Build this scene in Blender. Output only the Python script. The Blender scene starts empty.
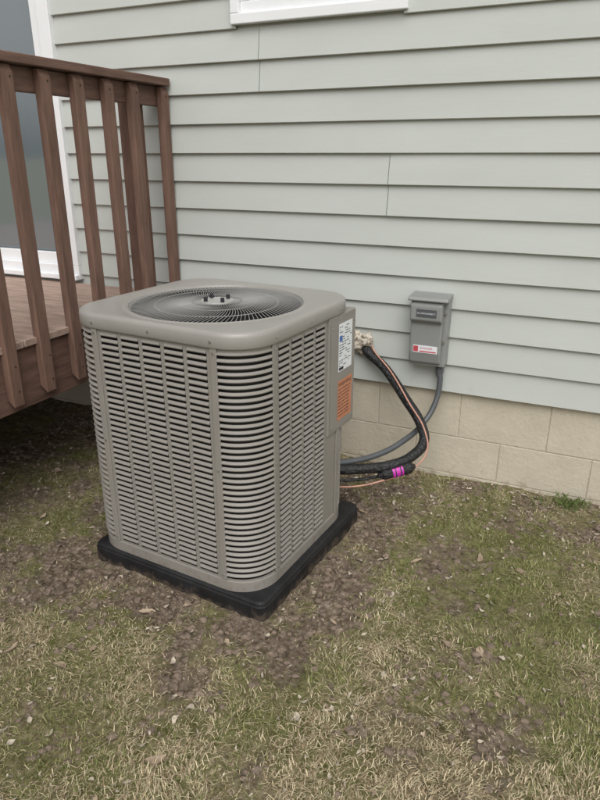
import bpy, bmesh, math, random
import numpy as np
from mathutils import Vector, Matrix, noise
random.seed(7)
S=bpy.context.scene
S.view_settings.view_transform='Standard'; S.view_settings.look='None'; S.view_settings.exposure=0

# ------------------------------------------------------------------ materials
def mat(name,col,rough=.6,var=.12,scale=8,bump=0,bscale=None,metal=0,col2=None,spec=.5,stretch=None,bdist=.01,dirt=None):
    m=bpy.data.materials.new(name); m.use_nodes=True; nt=m.node_tree; N=nt.nodes; L=nt.links
    b=N['Principled BSDF']; b.inputs['Roughness'].default_value=rough; b.inputs['Metallic'].default_value=metal
    b.inputs['Specular IOR Level'].default_value=spec
    tc=N.new('ShaderNodeTexCoord'); mp=N.new('ShaderNodeMapping'); L.new(tc.outputs['Object'],mp.inputs['Vector'])
    if stretch: mp.inputs['Scale'].default_value=stretch
    n=N.new('ShaderNodeTexNoise'); n.inputs['Scale'].default_value=scale; n.inputs['Detail'].default_value=6; n.inputs['Roughness'].default_value=.62
    L.new(mp.outputs[0],n.inputs['Vector'])
    r=N.new('ShaderNodeValToRGB'); r.color_ramp.elements[0].position=.3; r.color_ramp.elements[1].position=.7
    c=Vector(col); lo=[max(0,x*(1-var)) for x in c]; hi=[min(1,x*(1+var)) for x in (col2 or c)]
    r.color_ramp.elements[0].color=(*lo,1); r.color_ramp.elements[1].color=(*hi,1)
    L.new(n.outputs[0],r.inputs[0]); out=r.outputs[0]
    if dirt:   # (colour, noise scale, threshold, z_low, z_high): splashed soil, fades with height
        dc,ds,th,z0,z1=dirt
        n3=N.new('ShaderNodeTexNoise'); n3.inputs['Scale'].default_value=ds; n3.inputs['Detail'].default_value=8; n3.inputs['Roughness'].default_value=.75
        L.new(tc.outputs['Object'],n3.inputs['Vector'])
        sx=N.new('ShaderNodeSeparateXYZ'); L.new(tc.outputs['Object'],sx.inputs[0])
        mr=N.new('ShaderNodeMapRange'); mr.inputs[1].default_value=z0; mr.inputs[2].default_value=z1; mr.inputs[3].default_value=.22; mr.inputs[4].default_value=-.1; L.new(sx.outputs[2],mr.inputs[0])
        ad=N.new('ShaderNodeMath'); ad.operation='ADD'; L.new(n3.outputs[0],ad.inputs[0]); L.new(mr.outputs[0],ad.inputs[1])
        mr2=N.new('ShaderNodeMapRange'); mr2.inputs[1].default_value=th; mr2.inputs[2].default_value=th+.15; mr2.inputs[4].default_value=.75; L.new(ad.outputs[0],mr2.inputs[0])
        mx=N.new('ShaderNodeMix'); mx.data_type='RGBA'; L.new(mr2.outputs[0],mx.inputs[0]); L.new(out,mx.inputs[6]); mx.inputs[7].default_value=(*dc,1); out=mx.outputs[2]
    L.new(out,b.inputs['Base Color'])
    if bump:
        n2=N.new('ShaderNodeTexNoise'); n2.inputs['Scale'].default_value=bscale or scale*4; n2.inputs['Detail'].default_value=5
        L.new(mp.outputs[0],n2.inputs['Vector'])
        bp=N.new('ShaderNodeBump'); bp.inputs['Strength'].default_value=bump; bp.inputs['Distance'].default_value=bdist
        L.new(n2.outputs[0],bp.inputs['Height']); L.new(bp.outputs[0],b.inputs['Normal'])
    return m

M={}
M['siding']=mat('vinyl_siding',(.487,.508,.476),.5,.04,1.3,.12,22,stretch=(1,1,3.5),bdist=.004,dirt=((.43,.43,.38),9,.74,.45,1.1))
M['found']=mat('painted_block',(.53,.475,.375),.9,.08,7,.5,60,bdist=.005,dirt=((.27,.22,.15),14,.66,.0,.22))
M['mortar']=mat('mortar',(.46,.41,.32),.95,.12,12,.5,80)
M['white']=mat('white_vinyl',(.80,.81,.82),.4,.03,4)
M['dark']=mat('dark_void',(.012,.012,.012),.9,.1,5)
M['seam']=mat('seam_shadow',(.12,.13,.125),.9,.1,5)
M['coil']=mat('coil_fins',(.018,.018,.018),.6,.5,60,stretch=(6,6,1))
M['roof']=mat('roof_shingle',(.08,.08,.085),.9,.3,20,.5)
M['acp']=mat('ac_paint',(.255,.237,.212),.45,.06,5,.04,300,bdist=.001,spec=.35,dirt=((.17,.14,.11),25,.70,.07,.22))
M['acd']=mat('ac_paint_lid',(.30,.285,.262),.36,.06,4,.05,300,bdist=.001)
M['wire']=mat('grille_wire',(.36,.35,.335),.4,.05,5)
M['hub']=mat('fan_hub',(.42,.41,.39),.4,.06,12,metal=.1)
M['blade']=mat('fan_blade',(.022,.022,.022),.5,.1,12)
M['screw']=mat('screw',(.40,.39,.37),.3,.1,12,metal=.7)
M['black']=mat('pad_plastic',(.014,.014,.015),.6,.5,9,.35,120,bdist=.004,spec=.35,dirt=((.10,.075,.055),22,.64,.0,.07))
M['foamb']=mat('foam_insulation',(.014,.014,.015),.42,.4,20,1.0,70,bdist=.012)
M['conduit']=mat('conduit_pvc',(.085,.09,.095),.4,.12,10)
M['copper']=mat('thermostat_wire',(.50,.26,.19),.5,.1,20)
M['magenta']=mat('magenta_label',(.50,.03,.36),.4,.15,40)
M['box']=mat('disconnect_plastic',(.245,.25,.242),.42,.05,8,.04,200,bdist=.001)
M['lw']=mat('label_white',(.74,.76,.78),.4,.03,10)
M['lo']=mat('label_orange',(.52,.21,.11),.45,.10,30)
M['lb']=mat('label_ink',(.02,.02,.025),.5,.2,10)
M['lr']=mat('label_red',(.50,.07,.09),.5,.1,10)
M['lblue']=mat('label_blue',(.05,.14,.4),.5,.1,10)
M['puff']=mat('expanding_foam',(.52,.46,.38),.9,.2,30,.5,60,bdist=.006)
M['wood']=mat('painted_wood',(.160,.094,.070),.68,.32,6,.4,30,stretch=(5,5,.7),bdist=.005,spec=.3)
M['woodh']=mat('painted_wood_rail',(.145,.086,.065),.70,.34,6,.4,30,stretch=(5,.7,5),bdist=.005,spec=.3)
M['floor']=mat('deck_boards',(.36,.255,.205),.8,.35,6,.4,30,stretch=(.8,6,6),bdist=.004)
M['leaf']=mat('dry_leaf',(.31,.235,.165),.8,.55,9)
M['stone']=mat('clod',(.175,.132,.098),.95,.5,30,.5,120)
M['chip']=mat('chip',(.40,.345,.27),.9,.5,30)
g=bpy.data.materials.new('door_glass'); g.use_nodes=True; b=g.node_tree.nodes['Principled BSDF']
b.inputs['Base Color'].default_value=(.13,.16,.175,1); b.inputs['Roughness'].default_value=.06; b.inputs['Specular IOR Level'].default_value=1.0; b.inputs['IOR'].default_value=1.9  # blue-grey base brightened to paint in part of the reflection
M['glass']=g

# ------------------------------------------------------------------ mesh utils
def empty(name,loc=(0,0,0),rz=0):
    o=bpy.data.objects.new(name,None); S.collection.objects.link(o); o.location=loc; o.rotation_euler=(0,0,rz); o.empty_display_size=.1; return o
def mesh(name,V,F,m,parent=None,smooth=False,bev=0,solid=0,bseg=2):
    me=bpy.data.meshes.new(name); me.from_pydata([tuple(v) for v in V],[],[tuple(f) for f in F]); me.update()
    o=bpy.data.objects.new(name,me); S.collection.objects.link(o)
    me.materials.append(M[m])
    if smooth: me.polygons.foreach_set('use_smooth',[True]*len(F))
    if solid:
        md=o.modifiers.new('s','SOLIDIFY'); md.thickness=solid; md.offset=-1
    if bev:
        md=o.modifiers.new('b','BEVEL'); md.width=bev; md.segments=bseg; md.limit_method='ANGLE'; md.angle_limit=.6
    if parent: o.parent=parent
    return o
class B:
    def __init__(s): s.V=[]; s.F=[]
    def box(s,x0,x1,y0,y1,z0,z1,R=None):
        n=len(s.V); P=[(x0,y0,z0),(x1,y0,z0),(x1,y1,z0),(x0,y1,z0),(x0,y0,z1),(x1,y0,z1),(x1,y1,z1),(x0,y1,z1)]
        if R: P=[tuple(R@Vector(p)) for p in P]
        s.V+=P; s.F+=[(n,n+3,n+2,n+1),(n+4,n+5,n+6,n+7),(n,n+1,n+5,n+4),(n+1,n+2,n+6,n+5),(n+2,n+3,n+7,n+6),(n+3,n,n+4,n+7)]
    def cyl(s,p,q,r,n=10,r2=None):
        p=Vector(p);q=Vector(q);d=(q-p).normalized(); a=d.orthogonal().normalized(); c=d.cross(a); k=len(s.V); r2=r if r2 is None else r2
        for i in range(n):
            t=2*math.pi*i/n; s.V.append(tuple(p+r*(math.cos(t)*a+math.sin(t)*c)))
        for i in range(n):
            t=2*math.pi*i/n; s.V.append(tuple(q+r2*(math.cos(t)*a+math.sin(t)*c)))
        for i in range(n):
            j=(i+1)%n; s.F.append((k+i,k+j,k+n+j,k+n+i))
        s.F.append(tuple(k+i for i in reversed(range(n)))); s.F.append(tuple(k+n+i for i in range(n)))
    def quad(s,a,b_,c,d):
        n=len(s.V); s.V+=[a,b_,c,d]; s.F.append((n,n+1,n+2,n+3))
    def extrude(s,poly,f0,f1):
        n=len(s.V); k=len(poly); s.V+=[f0(p) for p in poly]+[f1(p) for p in poly]
        s.F.append(tuple(range(n,n+k))); s.F.append(tuple(reversed(range(n+k,n+2*k))))
        for i in range(k):
            j=(i+1)%k; s.F.append((n+i,n+k+i,n+k+j,n+j))
    def out(s,name,m,parent=None,**k): return mesh(name,s.V,s.F,m,parent,**k)
def tube(name,pts,r,m,parent,res=4):
    cu=bpy.data.curves.new(name,'CURVE'); cu.dimensions='3D'; cu.bevel_depth=r; cu.bevel_resolution=res; cu.resolution_u=16; cu.use_fill_caps=True
    sp=cu.splines.new('BEZIER'); sp.bezier_points.add(len(pts)-1)
    for bp,p in zip(sp.bezier_points,pts):
        bp.co=p; bp.handle_left_type=bp.handle_right_type='AUTO'
    cu.materials.append(M[m]); o=bpy.data.objects.new(name,cu); S.collection.objects.link(o); o.parent=parent; return o
def text(name,s,size,loc,rot,m,parent,align='LEFT'):
    cu=bpy.data.curves.new(name,'FONT'); cu.body=s; cu.size=size; cu.align_x=align; cu.materials.append(M[m]); cu.resolution_u=2
    o=bpy.data.objects.new(name,cu); S.collection.objects.link(o); o.location=loc; o.rotation_euler=rot; o.parent=parent; return o

# ------------------------------------------------------------------ house
house=empty('house')
XL,XR=-9.0,5.0
Z0=.497; P=.139; NC=36
WX0,WX1,WZ0,WZ1=-1.765,-.90,2.18,3.5
DX0,DX1,DZ0,DZ1=-4.9,-2.885,.885,3.1
seams={}
for k in range(0,NC,2):
    seams[k]=sorted([-7.5+((k*1.37)%2.2),-4.0+((k*.77)%.9), 1.2+((k*.93)%2.6)])
seams[6].append(-.955); seams[10].append(-1.624)
bs=B()
def holes(z):
    h=[]
    if WZ0+.02<z<WZ1: h.append((WX0+.02,WX1-.02))
    if DZ0<z<DZ1: h.append((DX0+.02,DX1-.02))
    return h
joint=B()
for k in range(NC):
    zb=Z0+P*k; zt=zb+P
    cuts=[XL]+sorted(seams[k-k%2])+[XR]
    for i in range(len(cuts)-1):
        a,c=cuts[i],cuts[i+1]+(.0 if i==len(cuts)-2 else .012)
        off=-.0022*(i%2)
        xs=list(np.arange(a,c,.12))+[c]
        for s in range(len(xs)-1):
            segs=[(xs[s],xs[s+1])]
            for (h0,h1) in holes((zb+zt)/2):
                ns=[]
                for (p,q) in segs:
                    if q<=h0 or p>=h1: ns.append((p,q))
                    else:
                        if p<h0: ns.append((p,h0))
                        if q>h1: ns.append((h1,q))
                segs=ns
            for (p,q) in segs:
                if q-p<1e-4: continue
                w=lambda x:.0035*noise.noise(Vector((x*1.3,k*3.3,0)))+.0012*noise.noise(Vector((x*4,k*3.3,5)))
                dz=lambda x:.0016*noise.noise(Vector((x*.9,k*5.1,7)))
                o=off
                y0p,y0q=-.024+o+w(p),-.024+o+w(q)
                yt=-.006+o
                C=(q,yt,zt+.003);D=(p,yt,zt+.003)
                bs.quad((p,y0p,zb+dz(p)+.003),(q,y0q,zb+dz(q)+.003),C,D)
                bs.quad((p,y0p+.003,zb+dz(p)),(q,y0q+.003,zb+dz(q)),(q,y0q,zb+dz(q)+.003),(p,y0p,zb+dz(p)+.003))
                bs.quad((p,y0p+.022+abs(o),zb+.002+dz(p)),(q,y0q+.022+abs(o),zb+.002+dz(q)),(q,y0q+.003,zb+dz(q)),(p,y0p+.003,zb+dz(p)))
        if i>0:
            wv=.0035*noise.noise(Vector((a*1.3,k*3.3,0)))+.0012*noise.noise(Vector((a*4,k*3.3,5)))
            joint.quad((a-.0016,-.0274+wv,zb+.004),(a+.0008,-.0274+wv,zb+.004),(a+.0008,-.0088,zt-.002),(a-.0016,-.0088,zt-.002))
siding=bs.out('siding','siding',house)
joint.out('siding_joints','seam',house)
c=B(); c.box(XL+.02,DX0,.0,.2,.5,5.5); c.box(DX1-.02,WX0+.02,.0,.2,.5,5.5); c.box(WX1-.02,XR-.02,0,.2,.5,5.5)
c.box(DX0,DX1-.02,0,.2,.5,DZ0);c.box(DX0,DX1-.02,0,.2,DZ1,5.5);c.box(WX0+.02,WX1-.02,0,.2,.5,WZ0+.02);c.box(WX0+.02,WX1-.02,0,.2,WZ1-.02,5.5)
c.box(XL+.02,XL+.2,.2,7,.5,5.5);c.box(XR-.2,XR-.02,.2,7,.5,5.5);c.box(XL+.02,XR-.02,7,7.2,.5,5.5)
c.out('wall_core','siding',house)
r=B(); 
r.extrude([(-.45,5.35),(3.6,7.6),(7.65,5.35),(7.65,5.5),(3.6,7.78),(-.45,5.5)],lambda p:(XL-.3,p[0],p[1]),lambda p:(XR+.3,p[0],p[1]))
r.out('roof','roof',house)
r=B(); r.box(XL-.28,XR+.28,-.43,0,5.30,5.345); r.box(XL-.3,XR+.3,-.48,-.46,5.3,5.5); r.out('soffit','white',house)
fb=B(); BL=.425
for row,(za,zb) in enumerate([(-.38,-.17),(-.17,.04),(.04,.25),(.25,.492)]):
    x=-.108+(0 if row%2==1 else -.215); x=x-math.ceil((x-XL)/BL)*BL
    while x<XR:
        e=.002*random.random()
        fb.box(x+.003,x+BL-.003,.008-e,.2,za+.003,zb-.003); x+=BL
fb.out('foundation_blocks','found',house,bev=.002)
c=B(); c.box(XL+.05,XR-.05,.0100,.19,-.4,.4995); c.box(XL+.05,XL+.2,.2,7,-.4,.5);c.box(XR-.2,XR-.05,.2,7,-.4,.5); c.out('foundation_mortar','mortar',house)
w=B()
def frame(b,x0,x1,z0,z1,t,y0,y1):
    b.box(x0,x1,y0,y1,z0,z0+t); b.box(x0,x1,y0,y1,z1-t,z1); b.box(x0,x0+t,y0,y1,z0+t,z1-t); b.box(x1-t,x1,y0,y1,z0+t,z1-t)
frame(w,WX0,WX1,WZ0,WZ1,.045,-.042,.05); frame(w,WX0+.045,WX1-.045,WZ0+.045,WZ1-.045,.05,-.022,.06)
w.box(WX0+.095,WX1-.095,-.018,.055,2.9,2.95)
w.out('window_frame','white',house,bev=.004)
w=B(); w.box(WX0+.09,WX1-.09,.01,.02,WZ0+.09,WZ1-.09); w.out('window_glass','glass',house)
w=B()
frame(w,DX0,DX1,DZ0,DZ1,.085,-.045,.06); frame(w,DX0+.085,(DX0+DX1)/2+.05,DZ0+.085,DZ1-.085,.07,.0,.05); frame(w,(DX0+DX1)/2-.05,DX1-.085,DZ0+.085,DZ1-.085,.07,-.02,.0-.002)
w.box(DX0,DX1,-.075,-.046,DZ0,DZ0+.03)
w.out('sliding_door_frame','white',house,bev=.004)
w=B(); w.box(DX0+.12,DX1-.12,.025,.035,DZ0+.12,DZ1-.12); w.out('sliding_door_glass','glass',house)
def blob(name,loc,r,m,parent,seed=0,amp=.5,sub=3,sc=(1,1,1),fr=1.8):
    bm=bmesh.new(); bmesh.ops.create_icosphere(bm,subdivisions=sub,radius=r)
    for v in bm.verts:
        n=v.co.normalized(); v.co*= 1+amp*noise.noise(n*fr+Vector((seed,seed*2,0)))+amp*.5*noise.noise(n*fr*2.7+Vector((seed,3,0)))
        v.co=Vector((v.co.x*sc[0],v.co.y*sc[1],v.co.z*sc[2]))
    me=bpy.data.meshes.new(name); bm.to_mesh(me); bm.free(); me.materials.append(M[m]); me.polygons.foreach_set('use_smooth',[True]*len(me.polygons))
    o=bpy.data.objects.new(name,me); S.collection.objects.link(o); o.location=loc; o.parent=parent; return o

# ------------------------------------------------------------------ deck
deck=empty('wooden_deck')
DKX=-2.19; DKZ=.865; DKY=-3.6; DKL=-6.2; RB=DKZ-.30
b=B(); y=-.04
while y>DKY:
    b.box(DKL,DKX+.02,y-.135,y,DKZ-.03,DKZ); y-=.141
b.out('deck_boards','floor',deck,bev=.003)
b=B(); b.box(DKX-.038,DKX,DKY+.02,-.035,RB,DKZ-.032); b.box(DKL,DKX-.04,DKY+.02,DKY+.058,RB,DKZ-.032); b.box(DKL,DKX-.04,-.075,-.037,RB,DKZ-.032); b.box(DKL,DKL+.038,DKY+.06,-.078,RB,DKZ-.032)
b.out('rim_joists','woodh',deck,bev=.003)
b=B(); x=DKL+.4
while x<DKX-.1: b.box(x,x+.038,DKY+.06,-.078,RB+.01,DKZ-.033); x+=.4
b.out('joists','woodh',deck)
b=B()
for x in (DKL+.1,-4.2,DKX-.14):
    b.box(x,x+.09,DKY+.07,DKY+.16,-.1,RB-.001)
b.out('support_posts','wood',deck)
rail=empty('deck_railing')
RT=1.967
b=B(); 
b.box(DKX-.10,DKX+.052,DKY-.02,-.03,RT-.036,RT)
b.box(DKX-.038,DKX,DKY,-.035,RT-.13,RT-.038)
b.box(DKL,DKX-.102,DKY-.03,DKY+.1,RT-.036,RT); b.box(DKL,DKX-.04,DKY,DKY+.038,RT-.13,RT-.038)
b.out('top_rail','woodh',rail,bev=.004)
b=B()
ys=[-.060]+[-.30-.19*i for i in range(17)]
for i,y in enumerate(ys):
    y+=random.uniform(-.006,.006); tl=random.uniform(-.004,.004)
    zb=DKZ-.265+random.uniform(-.012,.012); zt=RT-.040
    b.extrude([(DKX+.002,zb+.03),(DKX+.04,zb),(DKX+.04,zt-.03),(DKX+.025,zt),(DKX+.002,zt)],
       lambda p:(p[0],y-.029+(tl if p[1]<1.2 else 0),p[1]),lambda p:(p[0],y+.029+(tl if p[1]<1.2 else 0),p[1]))
x=DKX-.3
while x>DKL:
    b.box(x-.022,x+.022,DKY-.04,DKY-.002,DKZ-.2,RT-.04); x-=.19
b.out('balusters','wood',rail,bev=.004)
b=B()
for y in ys:
    for z in (RT-.085,DKZ-.09,DKZ-.2): b.cyl((DKX+.0395,y+.006,z),(DKX+.0412,y+.006,z),.004,8)
b.out('nail_heads','dark',rail)
b=B()
for yy in (-.19,-1.9,DKY+.08): b.box(DKX-.13,DKX-.042,yy-.045,yy+.045,DKZ+.002,RT-.038)
b.out('rail_posts','wood',rail,bev=.004)

# ------------------------------------------------------------------ pad + AC unit
PC=(-1.293,-.926); RZ=math.radians(-4.6)
PX0,PX1,PY0,PY1=-.455,.40,-.425,.425
pad=empty('equipment_pad',(PC[0],PC[1],0),RZ)
def rr(hx,hy,r,na=10,ns=8,ox=0,oy=0):
    out=[]
    for (cx,cy,a0) in ((hx-r,-hy+r,-90),(hx-r,hy-r,0),(-hx+r,hy-r,90),(-hx+r,-hy+r,180)):
        for i in range(na+1):
            a=math.radians(a0+90*i/na); out.append((ox+cx+r*math.cos(a),oy+cy+r*math.sin(a),math.cos(a),math.sin(a)))
        a=math.radians(a0+90); nx,ny=math.cos(a),math.sin(a)
        L=(2*hy if a0 in(-90,90) else 2*hx)-2*r
        p=out[-1]; t=(-ny,nx)
        for i in range(1,ns): out.append((p[0]+t[0]*L*i/ns,p[1]+t[1]*L*i/ns,nx,ny))
    return out
def lathe(prof,O):
    V=[];F=[];n=len(O)
    for (o,z) in prof:
        for p in O: V.append((p[0]+p[2]*o,p[1]+p[3]*o,z))
    for k in range(len(prof)-1):
        for i in range(n):
            j=(i+1)%n; F.append((k*n+i,k*n+j,(k+1)*n+j,(k+1)*n+i))
    return V,F
O=rr((PX1-PX0)/2,(PY1-PY0)/2,.035,4,8,(PX0+PX1)/2,0)
V,F=lathe([(0,-.06),(-.0,.045),(-.004,.052),(-.004,.058),(-.012,.066),(-.03,.068)],O); n=len(O); F.append(tuple(range(5*n,6*n)))
mesh('pad_slab',V,F,'black',pad)

ac=empty('air_conditioner_unit',(PC[0],PC[1],0),RZ)
CX,CY=-.046,-.02
acb=empty('cabinet',(CX,CY,0)); acb.parent=ac
hx,hy,R=.410,.390,.145
ZB=.069; ZT=1.068
O=rr(hx,hy,R,12,8); n=len(O)
V,F=lathe([(-.012,ZB),(.004,ZB),(.004,ZB+.040),(.002,ZB+.045),(-.012,ZB+.045)],O); mesh('base_pan',V,F,'acp',acb)
V,F=lathe([(-.03,ZB+.01),(-.03,ZT-.03)],O); mesh('coil',V,F,'coil',acb)
zl0,zl1=ZB+.052,ZT-.066; NR=38; pitch=(zl1-zl0)/NR
def strip(B_,pts,z0,z1,off=0,off2=None):
    off2=off if off2 is None else off2
    for i in range(len(pts)-1):
        p,q=pts[i],pts[i+1]
        B_.quad((p[0]+p[2]*off,p[1]+p[3]*off,z0),(q[0]+q[2]*off,q[1]+q[3]*off,z0),(q[0]+q[2]*off2,q[1]+q[3]*off2,z1),(p[0]+p[2]*off2,p[1]+p[3]*off2,z1))
def arc(cx,cy,a0,a1,na=8):
    return [(cx+R*math.cos(math.radians(a0+(a1-a0)*i/na)),cy+R*math.sin(math.radians(a0+(a1-a0)*i/na)),math.cos(math.radians(a0+(a1-a0)*i/na)),math.sin(math.radians(a0+(a1-a0)*i/na))) for i in range(na+1)]
lv=B(); fl=B(); post=B(); scr=B()
def louver(pts,gap=.5,lip=.006):
    for k in range(NR):
        zb=zl0+k*pitch; zt=zb+pitch
        z2=zb+pitch*gap; z1_=z2+.0035
        strip(lv,pts,z1_,zt,lip,-.001)
        strip(lv,pts,z2,z1_,lip-.001,lip)
        strip(lv,pts,z2+.002,z2,lip-.008,lip-.001)
        for e in (0,-1):
            p=pts[e]; lv.V+=[(p[0]-p[2]*.001,p[1]-p[3]*.001,z2),(p[0]+p[2]*lip,p[1]+p[3]*lip,z2),(p[0]+p[2]*lip,p[1]+p[3]*lip,z1_),(p[0]-p[2]*.001,p[1]-p[3]*.001,zt)]; m_=len(lv.V); lv.F.append((m_-4,m_-3,m_-2,m_-1))
def flat(pts,z0,z1,o=.0): strip(fl,pts,z0,z1,o)
def lin(p,q,nx,ny): return [(p[0],p[1],nx,ny),(q[0],q[1],nx,ny)]
sides={'front':((-hx+R,-hy),(hx-R,-hy),0,-1),'right':((hx,-hy+R),(hx,hy-R),1,0),'back':((hx-R,hy),(-hx+R,hy),0,1),'left':((-hx,hy-R),(-hx,-hy+R),-1,0)}
def side(name,ncol,t1=1.0):
    a,b_,nx,ny=sides[name]; a=Vector(a); b_=Vector(b_); d=(b_-a).normalized(); L=(b_-a).length
    pw=.026
    e=lambda t:(a+d*t)
    def seg(t0,t1_): p,q=e(t0),e(t1_); return lin((p.x,p.y),(q.x,q.y),nx,ny)
    for t0 in (-.016,L-pw+.016):
        p,q=e(t0),e(t0+pw); z0,z1=ZB+.046,ZT-.05
        P4=[(p.x,p.y),(q.x,q.y),(q.x+nx*.0065,q.y+ny*.0065),(p.x+nx*.0065,p.y+ny*.0065)]
        post.extrude(P4,lambda s:(s[0],s[1],z0),lambda s:(s[0],s[1],z1))
        m_=(p+q)/2
        for z in (ZB+.066,ZT-.072,(ZB+ZT)/2):
            scr.cyl((m_.x+nx*.006,m_.y+ny*.006,z),(m_.x+nx*.0095,m_.y+ny*.0095,z),.0045,8)
    x0,x1=pw-.016,L-pw+.016
    end=x0+(x1-x0)*t1
    bar=.016; cw=(end-x0-bar*(ncol+1))/ncol
    for i in range(ncol+1):
        t=x0+i*(cw+bar); flat(seg(t,t+bar),zl0,zl1,.001)
    for i in range(ncol):
        t=x0+bar+i*(cw+bar); louver(seg(t+.001,t+cw-.001),gap=.48)
    flat(seg(x0,end),zl1,ZT-.045); flat(seg(x0,end),ZB+.044,zl0)
    if t1<1: flat(seg(end,x1),ZB+.044,ZT-.045)
side('front',5); side('right',4,.80); side('back',5); side('left',5)
cs={'fr':(hx-R,-hy+R,-90,0),'br':(hx-R,hy-R,0,90),'bl':(-hx+R,hy-R,90,180),'fl':(-hx+R,-hy+R,180,270)}
for k,(cx,cy,a0,a1) in cs.items():
    pts=arc(cx,cy,a0+6,a1-6,12); louver(pts,gap=.54,lip=.007)
    strip(fl,pts,zl1,ZT-.045,0); strip(fl,pts,ZB+.044,zl0,0)
lv.out('louvers','acp',acb); fl.out('louver_panel','acp',acb,solid=.0015); post.out('corner_posts','acp',acb,bev=.002); scr.out('screws','screw',acb)
def ringpts(r,O,z): 
    out=[]
    for p in O:
        a=math.atan2(p[1],p[0]); out.append((r*math.cos(a),r*math.sin(a),z))
    return out
GR=.343
O=rr(hx,hy,R,16,14); n=len(O)
rings=[]
for (o,z) in [(-.004,ZT-.054),(.010,ZT-.054),(.013,ZT-.048),(.013,ZT-.016),(.010,ZT-.006),(.003,ZT),(-.006,ZT+.001)]:
    rings.append([(p[0]+p[2]*o,p[1]+p[3]*o,z) for p in O])
for (r_,z) in [(GR+.022,ZT-.003),(GR+.012,ZT-.005),(GR+.004,ZT-.001),(GR-.004,ZT-.003),(GR-.008,ZT-.012),(GR-.009,ZT-.02)]:
    rings.append(ringpts(r_,O,z))
V=[v for r_ in rings for v in r_]; F=[]
for k in range(len(rings)-1):
    for i in range(n):
        j=(i+1)%n; F.append((k*n+i,k*n+j,(k+1)*n+j,(k+1)*n+i))
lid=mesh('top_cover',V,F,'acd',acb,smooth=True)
md=lid.modifiers.new('e','EDGE_SPLIT'); md.split_angle=.7
V=ringpts(GR-.0095,O,ZT-.019)+ringpts(GR-.012,O,ZT-.38); mesh('fan_shroud',V,[(i,(i+1)%n,n+(i+1)%n,n+i) for i in range(n)],'blade',acb,smooth=True)
s=B()
for (x,y,nx,ny) in [(-hx+R,-hy,0,-1),(hx-R,-hy,0,-1),(hx,-hy+R,1,0),(hx,hy-R,1,0),(0,-hy,0,-1),(hx,0,1,0)]:
    s.cyl((x+nx*.012,y+ny*.012,ZT-.032),(x+nx*.0165,y+ny*.0165,ZT-.032),.0045,8)
s.out('cover_screws','screw',acb)
gw=B(); NW=116
gz=lambda r_: ZT-.010+.010*(1-(r_/GR)**2)
for i in range(NW):
    a=2*math.pi*i/NW; prev=None
    for t in range(8):
        f_=t/7; r_=.062+(GR-.008-.062)*f_; aa=a+.5*(1-f_)**1.2
        p=(r_*math.cos(aa),r_*math.sin(aa),gz(r_))
        if prev is not None and not(i%2 and t<2): gw.cyl(prev,p,.00105,4)
        prev=p
for r_ in (.064,.15,.24,.334):
    prev=None
    for i in range(61):
        a=2*math.pi*i/60; p=(r_*math.cos(a),r_*math.sin(a),gz(r_)-.0022)
        if prev: gw.cyl(prev,p,.0016,4)
        prev=p
gw.out('fan_grille','wire',acb)
h=B(); h.cyl((0,0,ZT-.002),(0,0,ZT+.003),.064,28); h.out('motor_mount','hub',acb,bev=.001)
h=B(); h.cyl((0,0,ZT-.16),(0,0,ZT-.022),.06,24); h.out('fan_motor','blade',acb)
h=B()
for i in range(4):
    a=math.pi/4+i*math.pi/2+.3; x,y=.048*math.cos(a),.048*math.sin(a); h.cyl((x,y,ZT+.003),(x,y,ZT+.020),.008,8)
h.out('motor_bolts','lb',acb)
fbm=B()
for i in range(3):
    a0=i*2*math.pi/3
    for t in range(6):
        for u_ in range(4):
            def pt(t,u_): 
                r_=.07+.23*t/6; w_=.5+.15*t/6; a=a0+w_*(u_/4-.5)*2; return (r_*math.cos(a),r_*math.sin(a),ZT-.15+.05*(u_/4-.5)*2)
            fbm.quad(pt(t,u_),pt(t+1,u_),pt(t+1,u_+1),pt(t,u_+1))
fbm.out('fan_blades','blade',acb)
d=B(); d.cyl((0,0,ZT-.4),(0,0,ZT-.39),.34,32); d.out('cavity_shade_disc','dark',acb)  # added black disc, paints the shade deep in the fan cavity
BZ=.515; by0=.150
c=B(); c.box(hx-.10,hx+.0085,by0,hy+.002,BZ,ZT-.056); cb=c.out('control_box','acp',acb,bev=.004)
c=B(); c.box(hx+.009,hx+.011,by0+.014,hy-.008,BZ+.015,ZT-.085); c.out('control_cover','acp',acb,bev=.0015)
s=B()
for (y,z) in ((by0+.023,BZ+.03),(hy-.02,BZ+.03),(by0+.023,ZT-.1),(hy-.02,ZT-.1)): s.cyl((hx+.011,y,z),(hx+.014,y,z),.0045,8)
s.out('control_screws','screw',acb)
xf=hx+.0117
lab=B(); lab.box(xf,xf+.0004,.228,.352,.775,.975); lab.out('rating_label','lw',acb)
lab=B(); lab.box(xf,xf+.0004,.228,.360,.56,.735); lab.out('warning_label','lo',acb)
ink=B()
z=.962
for i in range(17):
    y=.234
    while y<.335:
        w_=random.uniform(.006,.03); 
        if random.random()<.7: ink.box(xf+.0006,xf+.0008,y,min(y+w_,.346),z-.0035,z)
        y+=w_+.006
    z-=.0108
ink.box(xf+.0006,xf+.0008,.234,.275,.779,.792)
z=.697
for i in range(9):
    y=.234
    while y<.335:
        w_=random.uniform(.006,.03); ink.box(xf+.0006,xf+.0008,y,min(y+w_,.352),z-.004,z); y+=w_+.005
    z-=.0145
ink.out('label_print','lb',acb)
text('warning_text','WARNING',.025,(xf+.0008,.232,.708),(math.pi/2,0,math.pi/2),'lb',acb)
lab=B(); lab.box(xf+.0006,xf+.0009,.234,.26,.90,.925); lab.out('label_mark','lblue',acb)

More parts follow.
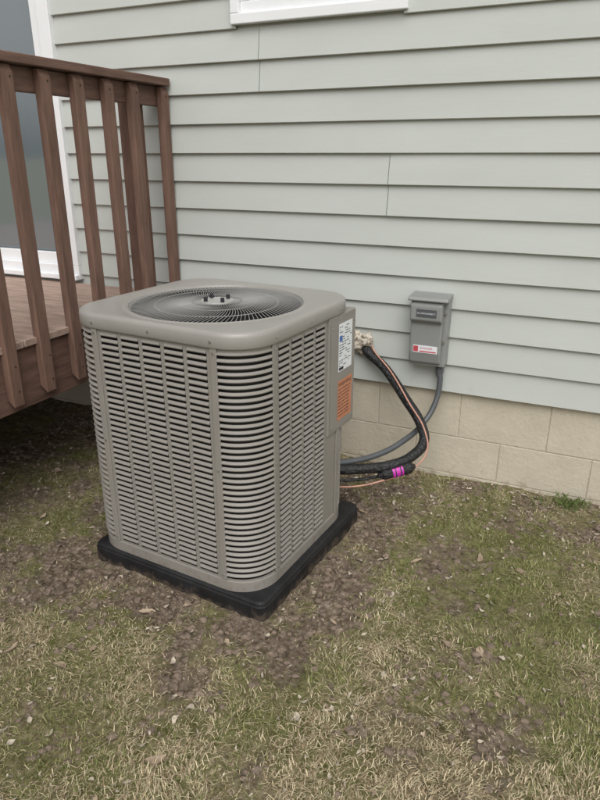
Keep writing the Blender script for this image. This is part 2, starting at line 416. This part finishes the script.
# ------------------------------------------------------------------ refrigerant lines, conduit, disconnect
ls=empty('refrigerant_line_set')
tube('suction_line',[(-1.047,.03,.70),(-1.03,-.035,.675),(-.909,-.08,.595),(-.775,-.16,.483),(-.665,-.24,.385),(-.636,-.29,.33),(-.665,-.37,.285),(-.735,-.46,.262),(-.868,-.53,.245),(-1.05,-.63,.25)],.0245,'foamb',ls)
tube('liquid_line',[(-1.03,.03,.67),(-.99,-.04,.625),(-.88,-.07,.545),(-.76,-.15,.435),(-.665,-.24,.345),(-.66,-.31,.275),(-.72,-.42,.228),(-.83,-.52,.20),(-1.05,-.62,.19)],.0075,'foamb',ls)
tube('control_wire',[(-1.02,.02,.70),(-.985,-.05,.678),(-.87,-.115,.597),(-.745,-.20,.48),(-.636,-.28,.375),(-.61,-.33,.30),(-.66,-.42,.232),(-.76,-.51,.20),(-.88,-.58,.175),(-1.05,-.63,.17)],.004,'copper',ls)
d=B(); d.cyl((-.665,-.415,.243),(-.765,-.495,.222),.028,16); d.cyl((-.765,-.495,.222),(-.785,-.511,.218),.028,16,.01); d.cyl((-.645,-.399,.247),(-.665,-.415,.243),.01,16,.028); d.out('filter_drier','foamb',ls)
d=B(); d.cyl((-.695,-.439,.2367),(-.735,-.471,.2283),.0288,16); d.out('drier_label','magenta',ls)
d=B(); d.cyl((-.702,-.4446,.2352),(-.707,-.4486,.2342),.0291,16); d.cyl((-.722,-.4606,.231),(-.726,-.4638,.2302),.0291,16); d.out('drier_print','lb',ls)
blob('wall_foam_seal',(-1.065,-.03,.70),.046,'puff',ls,3,.6,4,(1.2,.6,.95),2.0)
blob('wall_foam_seal_b',(-1.025,-.04,.725),.028,'puff',ls,9,.6,4,(1,.8,1.0),2.0)
blob('wall_foam_seal_c',(-1.085,-.035,.735),.026,'puff',ls,14,.6,4,(1,.8,.9),2.0)
co=empty('electrical_conduit')
tube('conduit',[(-.64,-.055,.63),(-.632,-.06,.56),(-.640,-.08,.46),(-.672,-.14,.372),(-.745,-.28,.302),(-.84,-.42,.268),(-.945,-.54,.268),(-1.06,-.64,.275)],.0140,'conduit',co)
d=B(); d.cyl((-.64,-.055,.60),(-.64,-.055,.648),.021,8); d.cyl((-.637,-.057,.585),(-.64,-.055,.602),.017,16); d.out('conduit_fitting','conduit',co)
bx=empty('electrical_disconnect_box',(-.700,-.03,.64))
b=B(); b.box(-.088,.088,-.062,.02,.0,.335); b.out('enclosure_body','box',bx,bev=.006)
b=B()
b.extrude([(-.0625,.012),(-.078,.02),(-.088,.07),(-.088,.215),(-.112,.235),(-.112,.305),(-.098,.325),(-.0625,.325)],lambda p:(-.082,p[0],p[1]),lambda p:(.070,p[0],p[1]))
b.out('cover','box',bx,bev=.008,bseg=3)
b=B(); b.extrude([(.0,.3255),(-.118,.3255),(-.12,.332),(-.112,.343),(-.02,.350),(.0,.350)],lambda p:(-.094,p[0],p[1]),lambda p:(.094,p[0],p[1]))
b.out('rain_hood','box',bx,bev=.005,bseg=3)
b=B(); b.box(-.05,.045,-.1145,-.1123,.252,.288); b.out('nameplate','conduit',bx)
text('nameplate_text','AC DISCONNECT',.011,(-.003,-.1148,.266),(math.pi/2,0,0),'lw',bx,'CENTER')
b=B(); b.box(-.062,.055,-.0895,-.0882,.072,.108); b.out('danger_label','lw',bx)
b=B(); b.box(-.060,-.037,-.0902,-.0896,.076,.104);b.box(-.03,.05,-.0902,-.0896,.076,.082); b.out('danger_mark','lr',bx)
text('danger_text','DANGER',.015,(-.028,-.09,.090),(math.pi/2,0,0),'lr',bx)
b=B(); b.cyl((.077,-.062,.13),(.077,-.075,.13),.007,10); b.cyl((.077,-.062,.27),(.077,-.075,.27),.007,10); b.out('hasp','screw',bx)

# ------------------------------------------------------------------ ground
def sm(a,b,x):
    t=min(1.0,max(0.0,(x-a)/(b-a))); return t*t*(3-2*t)
def nz(x,y,s,o=0): return noise.fractal(Vector((x*s+o,y*s-o,o*.37)),1.0,2.0,4)
cr,sr=math.cos(-RZ),math.sin(-RZ)
def paddist(x,y):
    dx,dy=x-PC[0],y-PC[1]; lx=dx*cr-dy*sr; ly=dx*sr+dy*cr
    return math.hypot(max(abs(lx+.0275)-.4275,0),max(abs(ly)-.425,0))
def cover(x,y):
    d=paddist(x,y)
    v=.26+.50*sm(.02,.55,d)
    v*=.6+.4*sm(.05,.5,-y)
    if x<-1.7: v-=.08*sm(1.7,2.1,-x)
    if x<-2.2: v-=.30
    v+=.50*nz(x,y,1.9,3)+.60*nz(x,y,6,9)
    v+=.20*sm(1.7,2.4,-y)
    return max(0,min(1,v))
def height(x,y,c=None):
    if c is None: c=cover(x,y)
    h=.020*nz(x,y,1.1,1)+.009*nz(x,y,5,5)+.009*nz(x,y,18,8)*(1.3-c)+.004*nz(x,y,45,2)
    h+=.03*sm(-.25,0,y)
    h-=.012*(1-sm(0,.25,paddist(x,y)))
    return h
def axis(lo,hi,st,far):
    a=list(np.arange(lo,hi+1e-6,st)); s=st; x=hi
    while x<far: s*=1.35; x+=s; a.append(x)
    s=st; x=lo; pre=[]
    while x>-far: s*=1.35; x-=s; pre.append(x)
    return pre[::-1]+a
gx=axis(-3.4,2.0,.014,250); gy=axis(-2.7,.06,.014,250)
nx_,ny_=len(gx),len(gy); V=[];cov=[]
for y in gy:
    for x in gx:
        if -4.5<x<4 and -5<y<.3:
            c=cover(x,y); V.append((x,y,height(x,y,c))); cov.append(c)
        else: V.append((x,y,.02*nz(x,y,.5,1) if abs(x)<30 and abs(y)<30 else 0)); cov.append(.9)
idx=np.arange(nx_*ny_).reshape(ny_,nx_)
F=np.stack([idx[:-1,:-1],idx[:-1,1:],idx[1:,1:],idx[1:,:-1]],-1).reshape(-1,4)
me=bpy.data.meshes.new('ground'); me.from_pydata(V,[],F.tolist()); me.update()
at=me.attributes.new('cover','FLOAT','POINT'); at.data.foreach_set('value',cov)
me.polygons.foreach_set('use_smooth',[True]*len(me.polygons))
gm=bpy.data.materials.new('soil_and_moss'); gm.use_nodes=True; nt=gm.node_tree;N=nt.nodes;L=nt.links; bsdf=N['Principled BSDF']; bsdf.inputs['Roughness'].default_value=.95; bsdf.inputs['Specular IOR Level'].default_value=.12
tc=N.new('ShaderNodeTexCoord')
def noi(s,d=6,r=.65):
    n=N.new('ShaderNodeTexNoise'); n.inputs['Scale'].default_value=s; n.inputs['Detail'].default_value=d; n.inputs['Roughness'].default_value=r; L.new(tc.outputs['Object'],n.inputs['Vector']); return n
def ramp(inp,els):
    r=N.new('ShaderNodeValToRGB'); e=r.color_ramp.elements
    while len(e)<len(els): e.new(.5)
    for a,(p,c) in zip(e,els): a.position=p; a.color=(*c,1)
    L.new(inp,r.inputs[0]); return r
def mix(f,a,b_):
    m=N.new('ShaderNodeMix'); m.data_type='RGBA'; L.new(f,m.inputs[0]); L.new(a,m.inputs[6]); L.new(b_,m.inputs[7]); return m
soil=ramp(noi(34,9,.8).outputs[0],[(.36,(.06,.043,.030)),(.45,(.155,.115,.082)),(.54,(.25,.195,.145)),(.63,(.42,.355,.275))])
moss=ramp(noi(30,9,.8).outputs[0],[(.36,(.080,.082,.026)),(.48,(.175,.175,.065)),(.57,(.27,.25,.12)),(.68,(.40,.35,.21))])
tan=ramp(noi(30,9,.8).outputs[0],[(.36,(.105,.078,.046)),(.48,(.235,.19,.112)),(.57,(.35,.295,.185)),(.68,(.47,.40,.27))])
pf=ramp(noi(3.2,5,.6).outputs[0],[(.44,(0,0,0)),(.62,(1,1,1))])
tm=mix(pf.outputs[0],moss.outputs[0],tan.outputs[0])
att=N.new('ShaderNodeAttribute'); att.attribute_name='cover'
ma=N.new('ShaderNodeMath'); ma.operation='MULTIPLY_ADD'; L.new(noi(16,8,.75).outputs[0],ma.inputs[0]); ma.inputs[1].default_value=2.4; ma.inputs[2].default_value=-1.2
ad=N.new('ShaderNodeMath'); ad.operation='ADD'; L.new(att.outputs['Fac'],ad.inputs[0]); L.new(ma.outputs[0],ad.inputs[1])
fr=ramp(ad.outputs[0],[(.2,(0,0,0)),(.6,(1,1,1))])
mx=mix(fr.outputs[0],soil.outputs[0],tm.outputs[2]); L.new(mx.outputs[2],bsdf.inputs['Base Color'])
bp=N.new('ShaderNodeBump'); bp.inputs['Strength'].default_value=1; bp.inputs['Distance'].default_value=.014; L.new(noi(80,9,.8).outputs[0],bp.inputs['Height']); L.new(bp.outputs[0],bsdf.inputs['Normal'])
me.materials.append(gm); go=bpy.data.objects.new('ground',me); S.collection.objects.link(go)

def blades(name,N_,xr,yr,lenr,flatness):
    V=[];C=[];F=[]
    cnt=0; tries=0
    while cnt<N_ and tries<N_*3:
        tries+=1
        x=random.uniform(*xr); y=random.uniform(*yr)
        if y>-.012: continue
        if paddist(x,y)<.012: continue
        if x<-2.2 and random.random()<.75: continue
        c=cover(x,y)
        cl=.5+.9*noise.noise(Vector((x*22,y*22,3)))
        if random.random()>max(.20,(c*1.15-.05))*max(.12,min(1,cl+.45*c)): continue
        z=height(x,y,c)-.0015
        L_=random.uniform(*lenr)*(.6+.55*c); w=random.uniform(.0006,.0015)
        a=random.uniform(0,6.283)
        if random.random()<.5: a=3*noise.noise(Vector((x*4,y*4,4)))*2+random.gauss(0,.4)
        up=random.random()**flatness*(.35+.65*c)
        e=up*1.2+.03
        bx_=random.gauss(0,.35)
        dx,dy=math.cos(a)*math.cos(e),math.sin(a)*math.cos(e); dz=math.sin(e)
        ex,ey=math.cos(a+bx_)*math.cos(e),math.sin(a+bx_)*math.cos(e)
        px,py=-math.sin(a)*w,math.cos(a)*w
        k=len(V); be=random.uniform(.2,.9)
        mxp=(x+dx*L_*.5,y+dy*L_*.5,z+dz*L_*.5+.002); tip=(mxp[0]+ex*L_*.5,mxp[1]+ey*L_*.5,z+dz*L_*(1-be)+.001)
        V+=[(x-px,y-py,z),(x+px,y+py,z),(mxp[0]+px*.8,mxp[1]+py*.8,mxp[2]),(mxp[0]-px*.8,mxp[1]-py*.8,mxp[2]),tip]
        F+=[(k,k+1,k+2,k+3),(k+3,k+2,k+4)]
        gp=.42+.85*nz(x,y,1.5,20)+.5*nz(x,y,6,31)-.16*sm(1.8,2.4,-y)+.08*sm(-.9,.2,x)-.3*max(0,.4-c)
        br=random.uniform(.6,1.35)
        if random.random()<gp: col=(.155*br,.172*br,.056*br) if random.random()<.5 else (.27*br,.255*br,.115*br)
        elif random.random()<.70: col=(.52*br,.44*br,.29*br)
        else: col=(.29*br,.215*br,.135*br)
        C+= [(*col,1)]*5; cnt+=1
    me=bpy.data.meshes.new(name); me.from_pydata(V,[],F); me.update()
    ca=me.color_attributes.new('bc','FLOAT_COLOR','POINT'); ca.data.foreach_set('color',np.array(C,dtype=np.float32).ravel())
    return me
gmt=bpy.data.materials.new('grass_blade'); gmt.use_nodes=True; nt=gmt.node_tree; bsdf=nt.nodes['Principled BSDF']; bsdf.inputs['Roughness'].default_value=.7; bsdf.inputs['Specular IOR Level'].default_value=.2
a=nt.nodes.new('ShaderNodeAttribute'); a.attribute_name='bc'; nt.links.new(a.outputs['Color'],bsdf.inputs['Base Color'])
gp_=empty('grass')
for nm,args in (('grass_near',(170000,(-2.7,1.3),(-2.75,-.01),(.012,.040),1.9)),('grass_outer',(25000,(-3.5,4.5),(-5.0,-.01),(.02,.05),1.6))):
    me=blades(nm,*args); me.materials.append(gmt); o=bpy.data.objects.new(nm,me); S.collection.objects.link(o); o.parent=gp_
V=[];F=[];C=[]
for (tx,ty,nn) in ((.02,-.07,90),(.07,-.06,50),(-.35,-.05,14),(.45,-.05,30),(.2,-.9,16),(-.1,-.10,16)):
    for i in range(nn):
        x=tx+random.gauss(0,.03); y=min(-.02,ty+random.gauss(0,.02)); z=height(x,y); a=random.uniform(0,6.28); L_=random.uniform(.025,.07); t=random.uniform(.1,.7)
        px,py=-math.sin(a)*.0012,math.cos(a)*.0012; k=len(V)
        V+=[(x-px,y-py,z),(x+px,y+py,z),(x+px*.7+math.cos(a)*L_*t*.4,y+py*.7+math.sin(a)*L_*t*.4,z+L_*.6),(x+math.cos(a)*L_*t,y+math.sin(a)*L_*t,z+L_*.9)]
        F+=[(k,k+1,k+2),(k,k+2,k+3)]; br=random.uniform(.7,1.2); C+=[(.14*br,.18*br,.06*br,1)]*4
me=bpy.data.meshes.new('grass_tufts'); me.from_pydata(V,[],F); ca=me.color_attributes.new('bc','FLOAT_COLOR','POINT'); ca.data.foreach_set('color',np.array(C,dtype=np.float32).ravel())
me.materials.append(gmt); o=bpy.data.objects.new('grass_tufts',me); S.collection.objects.link(o); o.parent=gp_

def scatter(name,m,N_,size,xr,yr,fn,kind):
    V=[];F=[]
    c=0;t=0
    while c<N_ and t<N_*30:
        t+=1; x=random.uniform(*xr); y=random.uniform(*yr)
        if y>-.02 or paddist(x,y)<.02 or random.random()>fn(x,y): continue
        s=size[0]+(size[1]-size[0])*random.random()**2.2; z=height(x,y); k=len(V)
        if kind=='clod':
            bm=bmesh.new(); bmesh.ops.create_icosphere(bm,subdivisions=1,radius=s)
            sd=random.random()*50
            for v in bm.verts:
                q=v.co*(1+.7*noise.noise(v.co.normalized()*1.5+Vector((sd,0,0)))); V.append((x+q.x,y+q.y,z+q.z*.6+s*.15))
            F+=[tuple(k+v.index for v in f.verts) for f in bm.faces]; bm.free()
        else:
            a=random.uniform(0,6.28); w=s*random.uniform(.25,.6) ; cu=random.uniform(-.3,.5)*s; n_=5
            tl=Matrix.Rotation(a,3,'Z')@Matrix.Rotation(random.uniform(-.35,.35),3,'X')@Matrix.Rotation(random.uniform(-.3,.3),3,'Y')
            bend=random.uniform(-.4,.4)*s
            for i in range(n_):
                u=i/(n_-1)*2-1; ww=w*max(.05,max(0.0,1-u*u)**.6)
                for sgn in (-1,0,1):
                    q=tl@Vector((u*s,sgn*ww*random.uniform(.6,1.25)+bend*u*u,cu*u*u+(abs(sgn))*w*random.uniform(0,.6))); V.append((x+q.x,y+q.y,z+q.z+.007))
            for i in range(n_-1):
                for j in (0,1): F.append((k+i*3+j,k+i*3+j+1,k+i*3+j+4,k+i*3+j+3))
        c+=1
    return mesh(name,V,F,m,smooth=(kind!='clod'))
scatter('soil_clods','stone',7000,(.002,.017),(-3.0,1.4),(-2.7,0),lambda x,y:(1-cover(x,y))**2+.01,'clod')
scatter('wood_chips','chip',3500,(.003,.016),(-3.0,1.4),(-2.7,0),lambda x,y:.12+.9*sm(-.6,-.1,y)*(1-cover(x,y)),'leaf')
scatter('fallen_leaves','leaf',230,(.008,.034),(-3.0,1.4),(-2.7,0),lambda x,y:.25+.6*max(0,nz(x,y,2,40)+.3),'leaf')

# ------------------------------------------------------------------ light, world, camera
el=math.radians(52)
W=bpy.data.worlds.new('World'); S.world=W; W.use_nodes=True; nt=W.node_tree; bg=nt.nodes['Background']
sk=nt.nodes.new('ShaderNodeTexSky'); sk.sky_type='NISHITA'; sk.sun_disc=False; sk.sun_elevation=el; sk.dust_density=4; sk.air_density=1.0
hs=nt.nodes.new('ShaderNodeHueSaturation'); hs.inputs['Saturation'].default_value=.06
nt.links.new(sk.outputs[0],hs.inputs['Color']); nt.links.new(hs.outputs[0],bg.inputs[0]); bg.inputs[1].default_value=.15
sd=Vector((.40,-.78,0)).normalized()*math.cos(el)+Vector((0,0,math.sin(el)))
sk.sun_rotation=math.atan2(sd.x,sd.y)
sl=bpy.data.lights.new('sun','SUN'); sl.energy=1.4; sl.angle=math.radians(55); sl.color=(1,.985,.965)
so=bpy.data.objects.new('sun',sl); S.collection.objects.link(so); so.rotation_euler=sd.to_track_quat('Z','Y').to_euler(); so.location=(3,-5,6)
cam=bpy.data.cameras.new('camera'); cam.sensor_fit='VERTICAL'; cam.sensor_height=24; cam.lens=644/800*24; cam.clip_end=1000; cam.clip_start=.02
co_=bpy.data.objects.new('camera',cam); S.collection.objects.link(co_); co_.location=(0,-3.07,1.6); co_.rotation_euler=(math.radians(90-20.8),0,math.radians(24.8))
S.camera=co_
